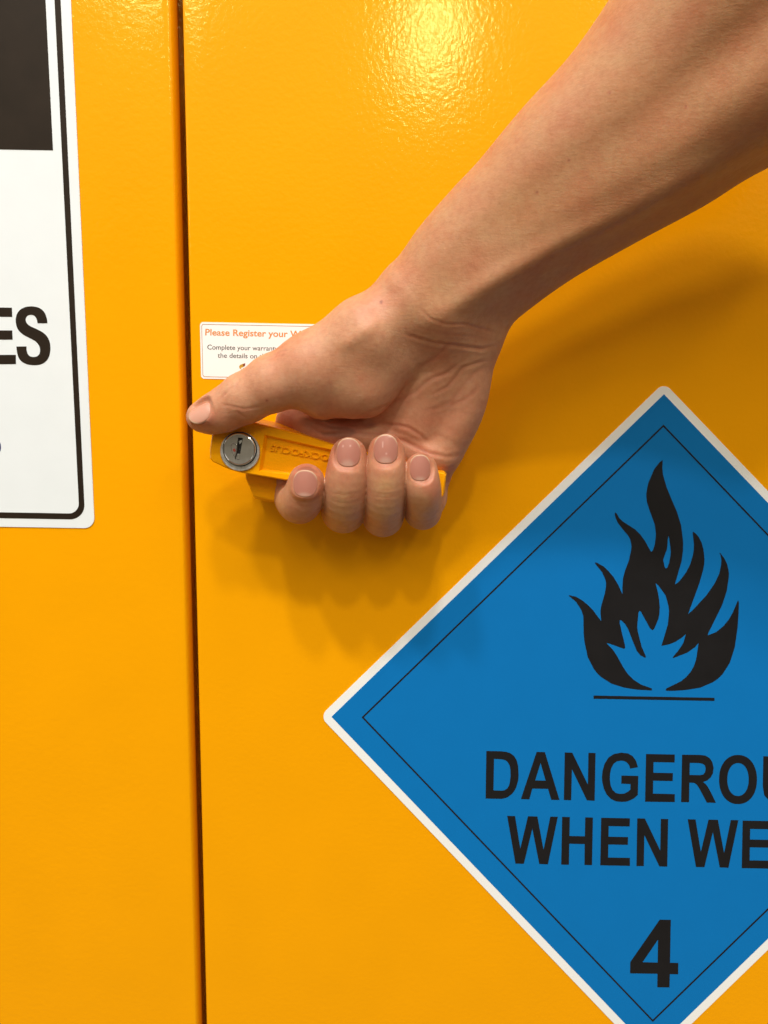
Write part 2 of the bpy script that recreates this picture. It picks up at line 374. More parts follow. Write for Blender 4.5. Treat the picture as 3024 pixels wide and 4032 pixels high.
# ------------------------------------------------------------------ small registration label
label = prop(empty('registration_label', tuple(W(1090, 1385))),
             'small white label with orange and black print, partly behind the hand', 'label')
def l5(x, y): return (750 + x / 3.0164, 1200 + y / 3.0164)
LW = W(787, 1268); LB = W(792.4, 1491.7)
lc = [(787.5, 1268), (1400, 1280), (1405, 1504), (792.4, 1491)]
lo = slab('label_plate', [rounded(lc, 13, 8)], 0.0, 0.25, M_LABEL, label, 0); bevel(lo, 0.08, 2)
i1 = [(793.5, 1276), (1393, 1288), (1398, 1496), (798.5, 1484)]
i2 = [(795.4, 1277.9), (1391, 1289.9), (1396, 1494), (800.4, 1482)]
slab('label_border', [rounded(i1, 9, 8), rounded(i2, 7.5, 8)], 0.22, 0.31, M_BROWN, label, 0)
def text(name, s, p0, p1, cap, h0, h1, mat, parent, bold=0.0, flip=False, href=None):
    """flat lettering from p0 (baseline start, px) to p1 (baseline end), cap height in px"""
    cu = bpy.data.curves.new(name, 'FONT'); cu.body = s; cu.size = 1; cu.offset = bold; cu.resolution_u = 5
    o = bpy.data.objects.new(name, cu); COL.objects.link(o)
    bpy.context.view_layer.update()
    me = bpy.data.meshes.new_from_object(o.evaluated_get(bpy.context.evaluated_depsgraph_get()))
    bpy.data.objects.remove(o)
    v = np.zeros(len(me.vertices) * 3); me.vertices.foreach_get('co', v); v = v.reshape(-1, 3)
    F = [tuple(p.vertices) for p in me.polygons]
    x0, x1 = v[:, 0].min(), v[:, 0].max()
    cu2 = bpy.data.curves.new('caps', 'FONT'); cu2.body = 'H'; cu2.size = 1
    o2 = bpy.data.objects.new('caps', cu2); COL.objects.link(o2); bpy.context.view_layer.update()
    H = o2.dimensions.y; bpy.data.objects.remove(o2)
    p0 = np.array(p0, float); p1 = np.array(p1, float)
    d = p1 - p0; up = np.array([d[1], -d[0]]) / np.linalg.norm(d) * cap / H
    hr = h1 if href is None else href
    P = p0[None] + (v[:, :1] - x0) / (x1 - x0) * d[None] + v[:, 1:2] * up[None]
    w = np.array([W(a, b, hr) for a, b in P])
    n = len(v)
    front = w.copy(); front[:, 1] = -h1
    back = w.copy(); back[:, 1] = -h0
    # boundary edges -> side walls
    edges = {}
    for f in F:
        for i in range(len(f)):
            a, b = f[i], f[(i + 1) % len(f)]
            if (b, a) in edges: edges.pop((b, a))
            else: edges[(a, b)] = 1
    Fc = list(F) + [tuple(i + n for i in f[::-1]) for f in F] + [(b, a, a + n, b + n) for a, b in edges]
    return mesh_obj(name, np.vstack([front, back]), Fc, mat, parent)
text('heading_text', 'Please Register your Warranty', l5(176, 362), l5(1660, 394), 24.5, 0.22, 0.30, M_ORANGE, label, 0.018, href=0)
text('body_text', 'Complete your warranty', l5(202, 530), l5(1040, 547), 18.5, 0.22, 0.30, M_TEXT, label, 0.004, href=0)
text('body_text', 'the details on the', l5(324, 628), l5(930, 641), 18.5, 0.22, 0.30, M_TEXT, label, 0.004, href=0)
slab('ribbon_logo_upper', [[l5(*p) for p in [(650,693),(645,725),(625,742),(600,750),(612,770),(585,758),(578,735),(590,715),(620,703)]]], 0.22, 0.30, M_GOLD, label, 0)
slab('ribbon_logo_tip', [[l5(*p) for p in [(652,692),(650,722),(632,736),(622,708)]]], 0.22, 0.33, M_MAROON, label, 0)
slab('ribbon_logo_lower', [[l5(*p) for p in [(622,750),(655,765),(657,785),(640,800),(600,815),(588,815),(590,798),(612,786),(632,778),(625,765)]]], 0.22, 0.30, M_GOLD, label, 0)
slab('ribbon_logo_foot', [[l5(*p) for p in [(618,790),(600,817),(587,817),(590,800),(604,791)]]], 0.22, 0.33, M_MAROON, label, 0)
slab('logo_lettering', [[l5(*p) for p in [(698,744),(730,744),(730,751),(706,751),(706,768),(722,768),(722,775),(706,775),(706,800),(698,800)]]], 0.22, 0.30, M_TEXT, label, 0)

# ------------------------------------------------------------------ swing handle
HF, HB = 45.0, 31.0
handle = prop(empty('swing_handle', tuple(W(1040, 1800, 0))),
              'yellow cast metal swing handle with round key lock, gripped by the hand', 'handle')
outer = [(837, 1690), (826, 1765), (826, 1805), (838, 1819), (870, 1834), (903, 1849), (953, 1863), (1011, 1873), (1119, 1891),
         (1282, 1905), (1500, 1932), (1690, 1958), (1738, 1962), (1748, 1950), (1757, 1872), (1750, 1863), (1732, 1860), (1500, 1795), (1309, 1752), (1190, 1712), (1085, 1684), (989, 1660), (900, 1664)]
inner = [(1041, 1711), (1019, 1856), (1130, 1869), (1282, 1886), (1500, 1915), (1705, 1942), (1722, 1877), (1500, 1815), (1300, 1769)]
inner2 = [(1051, 1723), (1032, 1848), (1130, 1860), (1282, 1876), (1500, 1905), (1694, 1931), (1708, 1885), (1500, 1826), (1300, 1780)]
Lo = orient(px_loop(outer, HF)); cen = np.mean(Lo, axis=0)
Li = orient(px_loop(inner, HF), False); Lf = orient(px_loop(inner2, HF), False)
V, Fc = [], []
no, ni = len(Lo), len(Li)
def grow(l, d):
    out = []
    n = len(l)
    for i in range(n):
        a = np.array(l[i]) - np.array(l[i - 1]); b = np.array(l[(i + 1) % n]) - np.array(l[i])
        na = np.array([a[1], -a[0]]) / np.linalg.norm(a); nb = np.array([b[1], -b[0]]) / np.linalg.norm(b)
        out.append(tuple(np.array(l[i]) + (na + nb) / max(1e-6, np.linalg.norm(na + nb)) * d))
    return out
Lt_ = grow(Lo, -0.6)
V = [(x, -HF, z) for x, z in Lt_] + [(x, -HF, z) for x, z in Li] + [(x, -(HF - 2.4), z) for x, z in Lf] + \
    [(x, -(HF - 0.65), z) for x, z in Lo] + [(x, -(HB + 0.8), z) for x, z in grow(Lo, 1.5)] + [(x, -HB, z) for x, z in grow(Lo, 0.8)]
tr = tessellate_polygon([[Vector((x, z, 0)) for x, z in Lt_], [Vector((x, z, 0)) for x, z in Li]])
fl = Lt_ + Li
for a, b, c in tr:
    if (fl[b][0] - fl[a][0]) * (fl[c][1] - fl[a][1]) - (fl[c][0] - fl[a][0]) * (fl[b][1] - fl[a][1]) < 0: b, c = c, b
    Fc.append((a, b, c))
for i in range(ni):
    j = (i + 1) % ni
    Fc.append((no + i, no + ni + i, no + ni + j, no + j))
Fc.append(tuple(no + ni + i for i in range(ni))[::-1])
ring = [0] + [no + 2 * ni + no * q for q in range(3)]
for ra, rb in zip(ring[:-1], ring[1:]):
    for i in range(no):
        j = (i + 1) % no
        Fc.append((ra + i, rb + i, rb + j, ra + j))
Fc.append(tuple(ring[-1] + i for i in range(no))[::-1])
lever = mesh_obj('lever', V, Fc, M_LEVER, handle)
lever.data.polygons.foreach_set('use_smooth', [True] * len(lever.data.polygons)); lever.data.set_sharp_from_angle(angle=rad(30))
text('raised_lettering', 'LOCKFOCUS', (1318, 1795), (1066, 1750), 24, HF - 2.5, HF - 1.5, M_LEVER, lever, 0.012)
# pivot housing between lever and door
hb = [(986, 1712), (978, 1872), (1016, 1955), (1090, 1972), (1180, 1975), (1190, 1722), (1110, 1698), (1020, 1694)]
Lb = orient(px_loop(hb, 12)); Lt = grow(Lb, -1.2)
n = len(Lb)
V = [(x, -0.3, z) for x, z in grow(Lb, 0.6)] + [(x, -26, z) for x, z in Lt] + [(x * .9 + np.mean(Lt, axis=0)[0] * .1, -31.5, z * .9 + np.mean(Lt, axis=0)[1] * .1) for x, z in Lt]
Fc = []
for r in (0, 1):
    for i in range(n):
        j = (i + 1) % n
        Fc.append((r * n + i, r * n + j, (r + 1) * n + j, (r + 1) * n + i))
Fc.append(tuple(range(2 * n, 3 * n))); Fc.append(tuple(range(n))[::-1])
hous = mesh_obj('pivot_housing', V, Fc, M_LEVER, handle); bevel(hous, 0.9, 3, 25)

# key lock
def lathe(name, cx, cz, prof, mat, parent, n=56):
    """prof: (radius, h) from outside back to front centre"""
    V, Fc = [], []
    for r, h in prof:
        for t in np.linspace(0, 2 * math.pi, n, endpoint=False):
            V.append((cx + r * math.cos(t), -h, cz + r * math.sin(t)))
    for k in range(len(prof) - 1):
        for i in range(n):
            j = (i + 1) % n
            Fc.append((k * n + i, k * n + j, (k + 1) * n + j, (k + 1) * n + i))
    o = mesh_obj(name, V, Fc, mat, parent, True)
    o.data.set_sharp_from_angle(angle=rad(38))
    return o
lx, _, lz = W(944.8, 1777.8, 46)
mmpx = depth_at(944, 1777, 46) / FPX
R0 = 77.5 * mmpx
lathe('lock_collar', lx, lz, [(R0, 42), (R0, 46.0), (R0 - 0.25, 46.28), (R0 - 1.25, 46.35), (0.1, 46.35)], M_COLLAR, handle)
kx, _, kz = W(941.5, 1769.5, 48.2)
R1 = 64.5 * depth_at(941, 1768, 48) / FPX
lathe('lock_gap', kx, kz, [(R1 + 0.42, 46.0), (R1 + 0.42, 46.42), (0.1, 46.42)], M_DARK, handle)
lathe('lock_rim', kx, kz, [(R1, 45.2), (R1, 47.5), (R1 - 0.2, 48.15), (R1 - 0.5, 48.3), (R1 - 0.75, 48.1)], M_CHROME, handle)
# plug face with a keyway cut in it
def c1(x, y): return (700 + x / 2.765, 1500 + y / 2.765)
kw = px_loop([c1(*p) for p in [(658, 615), (710, 621), (669, 857), (620, 853)]], 48.0)
circ = [(kx + (R1 - 0.72) * math.cos(t), kz + (R1 - 0.72) * math.sin(t)) for t in np.linspace(0, 2 * math.pi, 56, endpoint=False)]
V, Fc = prism_xz([circ, kw], 45.3, 48.08)
plug = mesh_obj('lock_plug', V, Fc, M_STEEL, handle)
V, Fc = prism_xz([[(kx + 3.9 * math.cos(t), kz + 6.2 * math.sin(t)) for t in np.linspace(0, 2 * math.pi, 24, endpoint=False)]], 45.1, 45.32)
mesh_obj('keyway_bottom', V, Fc, M_DARK, plug)
tb = px_loop([c1(*p) for p in [(648, 790), (682, 795), (672, 850), (628, 846)]], 46.8)
V, Fc = prism_xz([tb], 45.3, 47.2); o = mesh_obj('keyway_tumbler', V, Fc, M_STEEL, plug); bevel(o, 0.15, 2)
tb = px_loop([c1(*p) for p in [(662, 655), (700, 640), (700, 665), (672, 690)]], 46.2)
V, Fc = prism_xz([tb], 45.3, 46.6); o = mesh_obj('keyway_tumbler', V, Fc, M_COLLAR, plug); bevel(o, 0.1, 2)
# worn dent beside the keyway: shallow scoop with a bright lip and a red fleck
dc = px_loop([c1(*p) for p in [(575, 690), (600, 668), (640, 690), (650, 720), (640, 790), (622, 835), (600, 800), (580, 750)]], 48.2)
dcc = np.mean(dc, axis=0)
V, Fc = prism_xz([smooth_loop(dc, 2, 0.9), smooth_loop([tuple(dcc + (np.array(p) - dcc) * 0.80) for p in dc], 2, 0.9)], 48.0, 48.16)
o = mesh_obj('worn_lip', V, Fc, M_CHROME, plug); bevel(o, 0.07, 2)
rc = px_loop([c1(*p) for p in [(598, 742), (618, 735), (632, 752), (625, 772), (604, 766)]], 48.2)
V, Fc = prism_xz([rc], 48.0, 48.24); mesh_obj('red_fleck', V, Fc, M_RED, plug)

# ------------------------------------------------------------------ the arm and hand (one continuous skin)
def pt(px, py, h):
    w = W(px, py, h); return np.array([w[0], h, w[2]])
def rr(px, py, h, r): return r * depth_at(px, py, h) / FPX
def S4(px, py, h, r): return pt(px, py, h), rr(px, py, h, r)
def cone(P, A, B, sq=None):
    (a, ra), (b, rb) = A, B
    ab = b - a
    t = np.clip(((P - a) @ ab) / max(1e-6, ab @ ab), 0, 1)
    q = P - a - t[:, None] * ab
    return np.sqrt((q * q).sum(1)) - (ra + (rb - ra) * t)
def chain(P, pts, k=2.0):
    d = None
    for A, B in zip(pts[:-1], pts[1:]):
        c = cone(P, A, B); d = c if d is None else smin(d, c, k)
    return d
def smin(a, b, k):
    h = np.clip(0.5 + 0.5 * (b - a) / k, 0, 1)
    return b + (a - b) * h - k * h * (1 - h)
def ellipsoid(P, c, r):
    q = (P - c) / r
    l = np.sqrt((q * q).sum(1))
    return (l - 1) * min(r)

# forearm sections: upper edge px, lower edge px, h, thickness radius
SEC = [((1513, 1094), (1969, 1303), 55, 0.34), ((1640, 920), (2078, 1212), 60, 0.35), ((1823, 711), (2278, 1070), 66, 0.36),
       ((2005, 492), (2552, 911), 73, 0.365), ((2187, 292), (2825, 760), 80, 0.37), ((2397, 0), (3024, 652), 88, 0.37),
       ((2580, -260), (3350, 500), 98, 0.37), ((2800, -600), (3750, 330), 110, 0.36), ((3150, -1150), (4250, 50), 128, 0.35), ((3700, -1800), (4900, -700), 150, 0.36), ((4500, -2600), (5900, -1700), 180, 0.36)]
rad_s, uln_s, mid_s = [], [], []
def resample(rows, n=5):
    rows = np.array(rows, float); out = []
    for i in range(len(rows) - 1):
        p0, p1, p2, p3 = rows[max(i - 1, 0)], rows[i], rows[i + 1], rows[min(i + 2, len(rows) - 1)]
        for q in range(n):
            t = q / n
            out.append(0.5 * (2 * p1 + (p2 - p0) * t + (2 * p0 - 5 * p1 + 4 * p2 - p3) * t * t + (3 * p1 - p0 - 3 * p2 + p3) * t ** 3))
    out.append(rows[-1]); return out
MF = [.54, .575, .605, .63, .655, .68, .68, .66, .62, .55, .5]
rows = [(u_[0], u_[1], l_[0], l_[1], h_, t_, mf) for (u_, l_, h_, t_), mf in zip(SEC, MF)]
for ux, uy, lx_, ly_, h, tr_, mf in resample(rows, 14):
    w = math.hypot(lx_ - ux, ly_ - uy); r = w * tr_
    u = np.array([lx_ - ux, ly_ - uy]) / w
    a = np.array([ux, uy]) + u * r; b = np.array([lx_, ly_]) - u * r * 0.78
    c = np.array([ux, uy]) + u * w * mf
    rad_s.append(S4(a[0], a[1], h, r))
    uln_s.append(S4(b[0], b[1], h - 11, r * 0.78))
    mid_s.append(S4(c[0], c[1], h + rr(c[0], c[1], h, r) * 0.46, r * 0.56))

def resample_s(l, n=3): return [S4(*p) for p in resample(l, n)]
carp = dict(r=S4(1600, 1215, 54, 110), m=S4(1725, 1255, 50, 120), u=S4(1855, 1335, 46, 90))
MC = [  # wrist end -> knuckle
    (S4(1640, 1250, 46, 105), S4(1300, 1590, 28, 92)),
    (S4(1720, 1290, 44, 105), S4(1440, 1690, 27, 95)),
    (S4(1790, 1330, 42, 100), S4(1590, 1730, 27, 92)),
]
WEB = [S4(1150, 1655, 27, 62), S4(1240, 1680, 33, 72), S4(1380, 1712, 35, 78), S4(1530, 1745, 35, 78), S4(1680, 1790, 35, 74)]
FILL = (S4(1740, 1390, 43, 110), S4(1620, 1660, 34, 105))
HYP = resample_s([(1860, 1350, 45, 88), (1850, 1470, 43, 86), (1826, 1590, 40, 86), (1785, 1690, 36, 84), (1738, 1785, 31, 78)])
THEN = [S4(1615, 1200, 55, 112), S4(1445, 1318, 57, 142), S4(1228, 1445, 55, 130)]
THEN2 = [S4(1600, 1370, 50, 105), S4(1420, 1500, 50, 135), S4(1270, 1540, 50, 112)]
THUMB = [S4(1228, 1450, 55, 130), S4(1078, 1508, 54, 107), S4(962, 1569, 52, 94), S4(880, 1615, 50, 80), S4(822, 1637, 49, 66), S4(788, 1643, 48, 52)]
FING_ROWS = [
    ([(1290, 1600, 26, 92), (1178, 1700, 18, 90), (1168, 1962, 29, 85)],
     [(1168, 1962, 29, 85), (1180, 1978, 42, 84), (1196, 1950, 49, 80), (1207, 1897, 54, 71)]),
    ([(1430, 1690, 26, 92), (1395, 1780, 19, 84), (1353, 2012, 30, 86)],
     [(1353, 2012, 30, 86), (1357, 1975, 44, 87), (1361, 1915, 51, 85), (1367, 1850, 54, 79), (1373, 1793, 53.5, 71)]),
    ([(1580, 1730, 27, 90), (1555, 1800, 20, 80), (1508, 2033, 30, 80)],
     [(1508, 2033, 30, 80), (1513, 1985, 45, 78), (1518, 1925, 52, 76), (1521, 1850, 55, 75), (1522, 1780, 54, 72)]),
    ([(1725, 1780, 33, 76), (1710, 1860, 25, 62), (1690, 1960, 25, 62), (1664, 2012, 31, 72)],
     [(1664, 2012, 31, 73), (1667, 1975, 44, 71), (1666, 1930, 51, 70), (1661, 1890, 53, 68), (1657, 1848, 52, 64)]),
]
FING = [dict(prox=[S4(*p) for p in a], dist=resample_s(b, 3)) for a, b in FING_ROWS]
WR = pt(1741, 1198, 50); WD = pt(2550, 500, 76) - WR; WD /= np.linalg.norm(WD)
def strand_table(rows):
    c = np.array([p for p, r in rows]); r = np.array([r for p, r in rows])
    return (c - WR) @ WD, c, r
def strand(P, T):
    """smooth sweep of one bundle of the forearm along its length"""
    S, C_, R_ = T
    q = P - WR; s = q @ WD; sc = np.clip(s, S[0], S[-1])
    c = np.stack([np.interp(sc, S, C_[:, k]) for k in range(3)], 1)
    return np.sqrt(((P - c) ** 2).sum(1)) - np.interp(sc, S, R_)
SR, SM, SU = strand_table(rad_s), strand_table(mid_s), strand_table(uln_s)
def sdf(P):
    s_ = (P - WR) @ WD
    near_, far_ = s_ < 45.0, s_ > 15.0
    def arm_(Q, full):
        a = smin(strand(Q, SR), strand(Q, SM), 8.0)
        return smin(a, strand(Q, SU), 20.0)
    arm = np.empty(len(P))
    if far_.any(): arm[far_] = arm_(P[far_], True)
    if (~far_).any(): arm[~far_] = arm_(P[~far_], False)
    out = arm.copy()
    if near_.any(): out[near_] = hand_sdf(P[near_], arm[near_])
    return out
def hand_sdf(P, arm):
    palm = cone(P, *MC[0])
    for c in MC[1:]: palm = smin(palm, cone(P, *c), 8.0)
    palm = smin(palm, cone(P, carp['r'], carp['m']), 8.0)
    palm = smin(palm, cone(P, carp['m'], carp['u']), 8.0)
    palm = smin(palm, chain(P, HYP, 1.0), 9.0)
    palm = smin(palm, cone(P, *FILL), 8.0)
    th = smin(chain(P, THEN, 6), chain(P, THEN2, 6), 9.0)
    palm = smin(palm, th, 4.0)
    palm = smin(palm, chain(P, THUMB, 4), 5.0)
    palm = smin(palm, chain(P, WEB, 3), 2.5)
    d = smin(arm, palm, 11.0)
    pr = None
    for f in FING:
        c = chain(P, f['prox'], 4); pr = c if pr is None else smin(pr, c, 0.8)
    d = smin(d, pr, 5.0)
    dd = None
    for f in FING:
        c = chain(P, f['dist'], 0.6); dd = c if dd is None else smin(dd, c, 0.25)
    return smin(d, dd, 1.0)

lo_b = np.array([-95.0, 2.0, -28.0]); hi_b = np.array([400.0, 235.0, 520.0])
VX = 1.0; BK = 5
nb = np.ceil((hi_b - lo_b) / (VX * BK)).astype(int); nd = nb * BK
bi_ = np.stack(np.meshgrid(*[np.arange(k) for k in nb], indexing='ij'), -1).reshape(-1, 3)
ctr = lo_b + (bi_ * BK + (BK - 1) / 2) * VX
fc = np.concatenate([sdf(c) for c in np.array_split(ctr, 8)])
G = np.repeat(np.repeat(np.repeat(np.sign(fc).reshape(nb) * 9.0, BK, 0), BK, 1), BK, 2).astype(np.float32)
near = np.abs(fc) < BK * VX * 0.87 + 1.8
off = np.stack(np.meshgrid(*[np.arange(BK)] * 3, indexing='ij'), -1).reshape(-1, 3)
idx = (bi_[near][:, None] * BK + off[None]).reshape(-1, 3)
vals = np.concatenate([sdf(lo_b + c * VX) for c in np.array_split(idx, 16)])
G[idx[:, 0], idx[:, 1], idx[:, 2]] = vals
# surface nets
ins = G < 0
c8 = sum(ins[i:nd[0] - 1 + i, j:nd[1] - 1 + j, k:nd[2] - 1 + k].astype(np.int8) for i in (0, 1) for j in (0, 1) for k in (0, 1))
act = np.argwhere((c8 > 0) & (c8 < 8)); del c8
cid = -np.ones(nd - 1, np.int32); cid[act[:, 0], act[:, 1], act[:, 2]] = np.arange(len(act))
acc = np.zeros((len(act), 3)); cnt = np.zeros(len(act))
corn = [(i, j, k) for i in (0, 1) for j in (0, 1) for k in (0, 1)]
for a in corn:
    for ax in range(3):
        if a[ax] == 0:
            b = list(a); b[ax] = 1
            A, B = act + a, act + b
            ga = G[A[:, 0], A[:, 1], A[:, 2]].astype(float); gb = G[B[:, 0], B[:, 1], B[:, 2]].astype(float)
            mk = (ga < 0) != (gb < 0)
            t = np.where(mk, ga / np.where(mk, ga - gb, 1), 0)
            p = np.repeat(np.array([a], float), len(act), 0); p[:, ax] = t
            acc[mk] += p[mk]; cnt[mk] += 1
VV = lo_b + (act + acc / cnt[:, None]) * VX
quads = []
for ax in range(3):
    s1 = [slice(None)] * 3; s2 = [slice(None)] * 3
    s1[ax] = slice(0, -1); s2[ax] = slice(1, None)
    d = ins[tuple(s1)] != ins[tuple(s2)]
    e = np.argwhere(d)
    u, v = (ax + 1) % 3, (ax + 2) % 3
    e = e[(e[:, u] > 0) & (e[:, v] > 0) & (e[:, u] < nd[u] - 1) & (e[:, v] < nd[v] - 1)]
    q = []
    for du, dv in ((-1, -1), (0, -1), (0, 0), (-1, 0)):
        c = e.copy(); c[:, u] += du; c[:, v] += dv
        q.append(cid[c[:, 0], c[:, 1], c[:, 2]])
    q = np.stack(q, 1)
    flip = ~ins[e[:, 0], e[:, 1], e[:, 2]]
    q[flip] = q[flip][:, ::-1]
    quads.append(q[(q >= 0).all(1)])
Q = np.concatenate(quads); del G, ins, cid
# one level of linear subdivision, then projection on the exact surface
ed = np.stack([Q, np.roll(Q, -1, 1)], -1).reshape(-1, 2); eds = np.sort(ed, 1)
key = eds[:, 0].astype(np.int64) * len(VV) + eds[:, 1]
uk, inv = np.unique(key, return_inverse=True)
ea, eb = uk // len(VV), uk % len(VV)
em = (VV[ea] + VV[eb]) / 2; fm = VV[Q].mean(1)
n0, n1 = len(VV), len(em)
inv = inv.reshape(-1, 4) + n0; fi = np.arange(len(Q)) + n0 + n1
Q2 = np.concatenate([np.stack([Q[:, i], inv[:, i], fi, inv[:, (i + 3) % 4]], 1) for i in range(4)])
VV = np.concatenate([VV, em, fm])
def sdfc(P): return np.concatenate([sdf(c) for c in np.array_split(P, 12)])
def grad(P, f0):
    e = 0.15
    g = np.stack([sdfc(P + np.eye(3)[i] * e) - f0 for i in range(3)], 1)
    return g / (np.linalg.norm(g, axis=1, keepdims=True) + 1e-9)
f0 = sdfc(VV); N = grad(VV, f0)
VV = VV - N * np.clip(f0, -0.5, 0.5)[:, None]

# -------- relief of the skin: creases, tendons, nail folds
world_pts = np.stack([VV[:, 0], -VV[:, 1], VV[:, 2]], 1)
PX, PY = proj(world_pts)
front = np.clip((N[:, 1] + 0.15) / 0.4, 0, 1)          # faces the photographer's side
disp = np.zeros(len(VV)); red = np.zeros(len(VV)); pale = np.zeros(len(VV))
def polydist(pts):
    pts = np.array(pts, float)
    seg = np.linalg.norm(np.diff(pts, axis=0), axis=1); L = seg.sum(); s0 = 0
    x0, x1 = pts[:, 0].min() - 90, pts[:, 0].max() + 90; y0, y1 = pts[:, 1].min() - 90, pts[:, 1].max() + 90
    sel = np.where((PX > x0) & (PX < x1) & (PY > y0) & (PY < y1))[0]
    best = np.full(len(sel), 1e9); par = np.zeros(len(sel))
    X = np.stack([PX[sel], PY[sel]], 1)
    for i in range(len(seg)):
        ab = pts[i + 1] - pts[i]; t = np.clip(((X - pts[i]) @ ab) / (ab @ ab), 0, 1)
        dd = np.linalg.norm(X - pts[i] - t[:, None] * ab, axis=1)
        k = dd < best; best[k] = dd[k]; par[k] = (s0 + t[k] * seg[i]) / L
        s0 += seg[i]
    return sel, best, par
def crease(pts, depth, w, lip=0.3, r=0.45, hmin=-1):
    depth *= 0.44
    sel, d, t = polydist(pts)
    tp = np.clip(np.minimum(t, 1 - t) / 0.16, 0, 1) * front[sel] * (VV[sel, 1] > hmin)
    disp[sel] += tp * (-depth * np.exp(-(d / w) ** 2) + lip * depth * np.exp(-((d - 2.1 * w) / w) ** 2))
    red[sel] += tp * r * np.exp(-(d / (w * 1.3)) ** 2)
def ridge(pts, height, w):
    sel, d, t = polydist(pts)
    disp[sel] += np.clip(np.minimum(t, 1 - t) / 0.25, 0, 1) * front[sel] * height * np.exp(-(d / w) ** 2)
def c3(l): return [(1400 + x / 2.37, 1000 + y / 2.37) for x, y in l]
crease(c3([(440,730),(500,760),(620,800),(750,835),(900,850),(1050,872),(1180,888),(1330,850)]), 0.65, 7)
crease(c3([(560,500),(620,530),(700,600),(850,655),(1020,655),(1150,690),(1360,750)]), 0.28, 6)
crease(c3([(480,640),(620,690),(800,740),(1000,760),(1250,800)]), 0.1, 6)
crease(c3([(900,855),(840,880),(760,960),(650,1030),(560,1090)]), 0.4, 8)
crease(c3([(1000,990),(940,1040),(860,1110),(700,1170),(640,1215),(560,1290),(450,1340),(330,1410),(150,1475),(0,1560),(-120,1620)]), 0.75, 8)
crease(c3([(1250,985),(1100,1030),(1000,1065),(930,1160),(860,1240),(700,1320)]), 0.5, 7)
crease(c3([(1230,1040),(1120,1110),(1030,1200),(900,1370),(760,1440),(600,1470)]), 0.3, 8)
crease(c3([(1180,1220),(1050,1340),(930,1400),(820,1430)]), 0.3, 8)
crease(c3([(-150,1600),(0,1588),(200,1586),(400,1600),(500,1625),(600,1690),(690,1770)]), 0.7, 7)
crease(c3([(-520,1560),(-300,1680),(0,1668),(200,1690),(430,1740),(560,1800),(700,1865),(850,1895),(1000,1885)]), 0.9, 8)
crease(c3([(800,1990),(860,2010),(930,1985)]), 0.4, 6)
crease([(1140, 1632), (1200, 1628), (1240, 1650), (1300, 1680), (1380, 1690), (1450, 1680), (1540, 1640)], 0.7, 9)
for x0, dy, dx in ((1282, 150, 20), (1300, 190, 8), (1180, 120, -10)):
    crease([(x0, 1450), (x0 + dx, 1450 + dy * .5), (x0 + dx * .6, 1450 + dy)], 0.18, 5, r=0.15)
# thumb knuckle wrinkles and folds
for a in ([(1060, 1395), (1075, 1385), (1110, 1365), (1140, 1350)], [(1075, 1405), (1100, 1390), (1135, 1378)], [(1050, 1425), (1090, 1405), (1130, 1395)],
          [(880, 1560), (905, 1530), (915, 1500)], [(870, 1575), (890, 1545)], [(925, 1530), (945, 1490)],
          [(925, 1615), (950, 1635), (975, 1648)], [(860, 1590), (960, 1610), (1040, 1600)]):
    crease(a, 0.28, 5, r=0.3)
# finger joints
for (x0, x1, yy) in ((1283, 1440, 1938), (1285, 1435, 1958), (1300, 1430, 1972), (1455, 1590, 1938), (1460, 1585, 1952), (1470, 1580, 1925), (1605, 1735, 2000), (1610, 1725, 1986), (1150, 1255, 1985)):
    crease([(x0 + (yy * 7) % 23, yy + (yy % 5)), ((x0 + x1) / 2, yy + 9), (x1 - (yy * 5) % 29, yy - 4)], 0.07, 4, r=0.3)
crease([(1068, 1915), (1090, 1908), (1112, 1898), (1125, 1890)], 0.5, 7)
crease([(1738, 1905), (1752, 1900), (1775, 1897)], 0.35, 5)
ridge([(1600, 1320), (1760, 1225), (1960, 1095), (2200, 960), (2450, 840), (2700, 700), (2950, 560)], 2.0, 44)
ridge([(1560, 1010), (1700, 860), (1900, 640)], 0.8, 50)
ridge([(1500, 1240), (1440, 1300), (1330, 1380)], 0.8, 30)
crease([(1420, 1290), (1480, 1235), (1530, 1170), (1560, 1120)], 1.0, 38, 0.1, 0.0)
# blotchy tones
def blob(arr, x, y, r, s): arr += s * np.exp(-((PX - x) ** 2 + (PY - y) ** 2) / (r * r)) * front
for q in ((1205, 1840, 60, .9), (1205, 2010, 60, .35), (1120, 1960, 40, .3), (1370, 1725, 50, .7), (1350, 1890, 60, .65), (1290, 1830, 30, .6), (1520, 1715, 50, .7), (1500, 1870, 45, .55),
          (1657, 1790, 45, .7), (1690, 1920, 45, .8), (1640, 1980, 40, .35), (1350, 2100, 35, .25), (1505, 2108, 35, .25), (830, 1670, 70, .6), (950, 1660, 70, .45), (760, 1680, 40, .6),
          (1120, 1700, 60, .7), (1300, 1730, 90, .9), (1740, 1440, 80, .4), (1640, 1680, 80, .45), (1800, 1640, 90, .35), (1570, 1160, 70, .45), (1600, 1090, 60, .3), (1150, 1560, 60, .3), (1760, 1880, 60, .4),
          (2200, 330, 80, .25), (2420, 120, 70, .35), (2250, 480, 60, .25), (1900, 800, 70, .2), (2700, 120, 90, .25), (2080, 640, 60, .2)): blob(red, *q)
for q in ((1350, 2035, 60, .55), (1505, 2030, 60, .6), (1662, 2030, 50, .5), (1180, 2000, 45, .25), (1350, 1955, 45, .6), (1515, 1915, 42, 1.0), (1665, 1985, 40, .8), (1300, 1870, 30, .3), (1080, 1985, 35, .8), (1700, 1150, 120, .35), (1400, 1400, 130, .2), (1500, 1640, 50, .25), (2050, 800, 130, .25), (2450, 300, 120, .25)): blob(pale, *q)
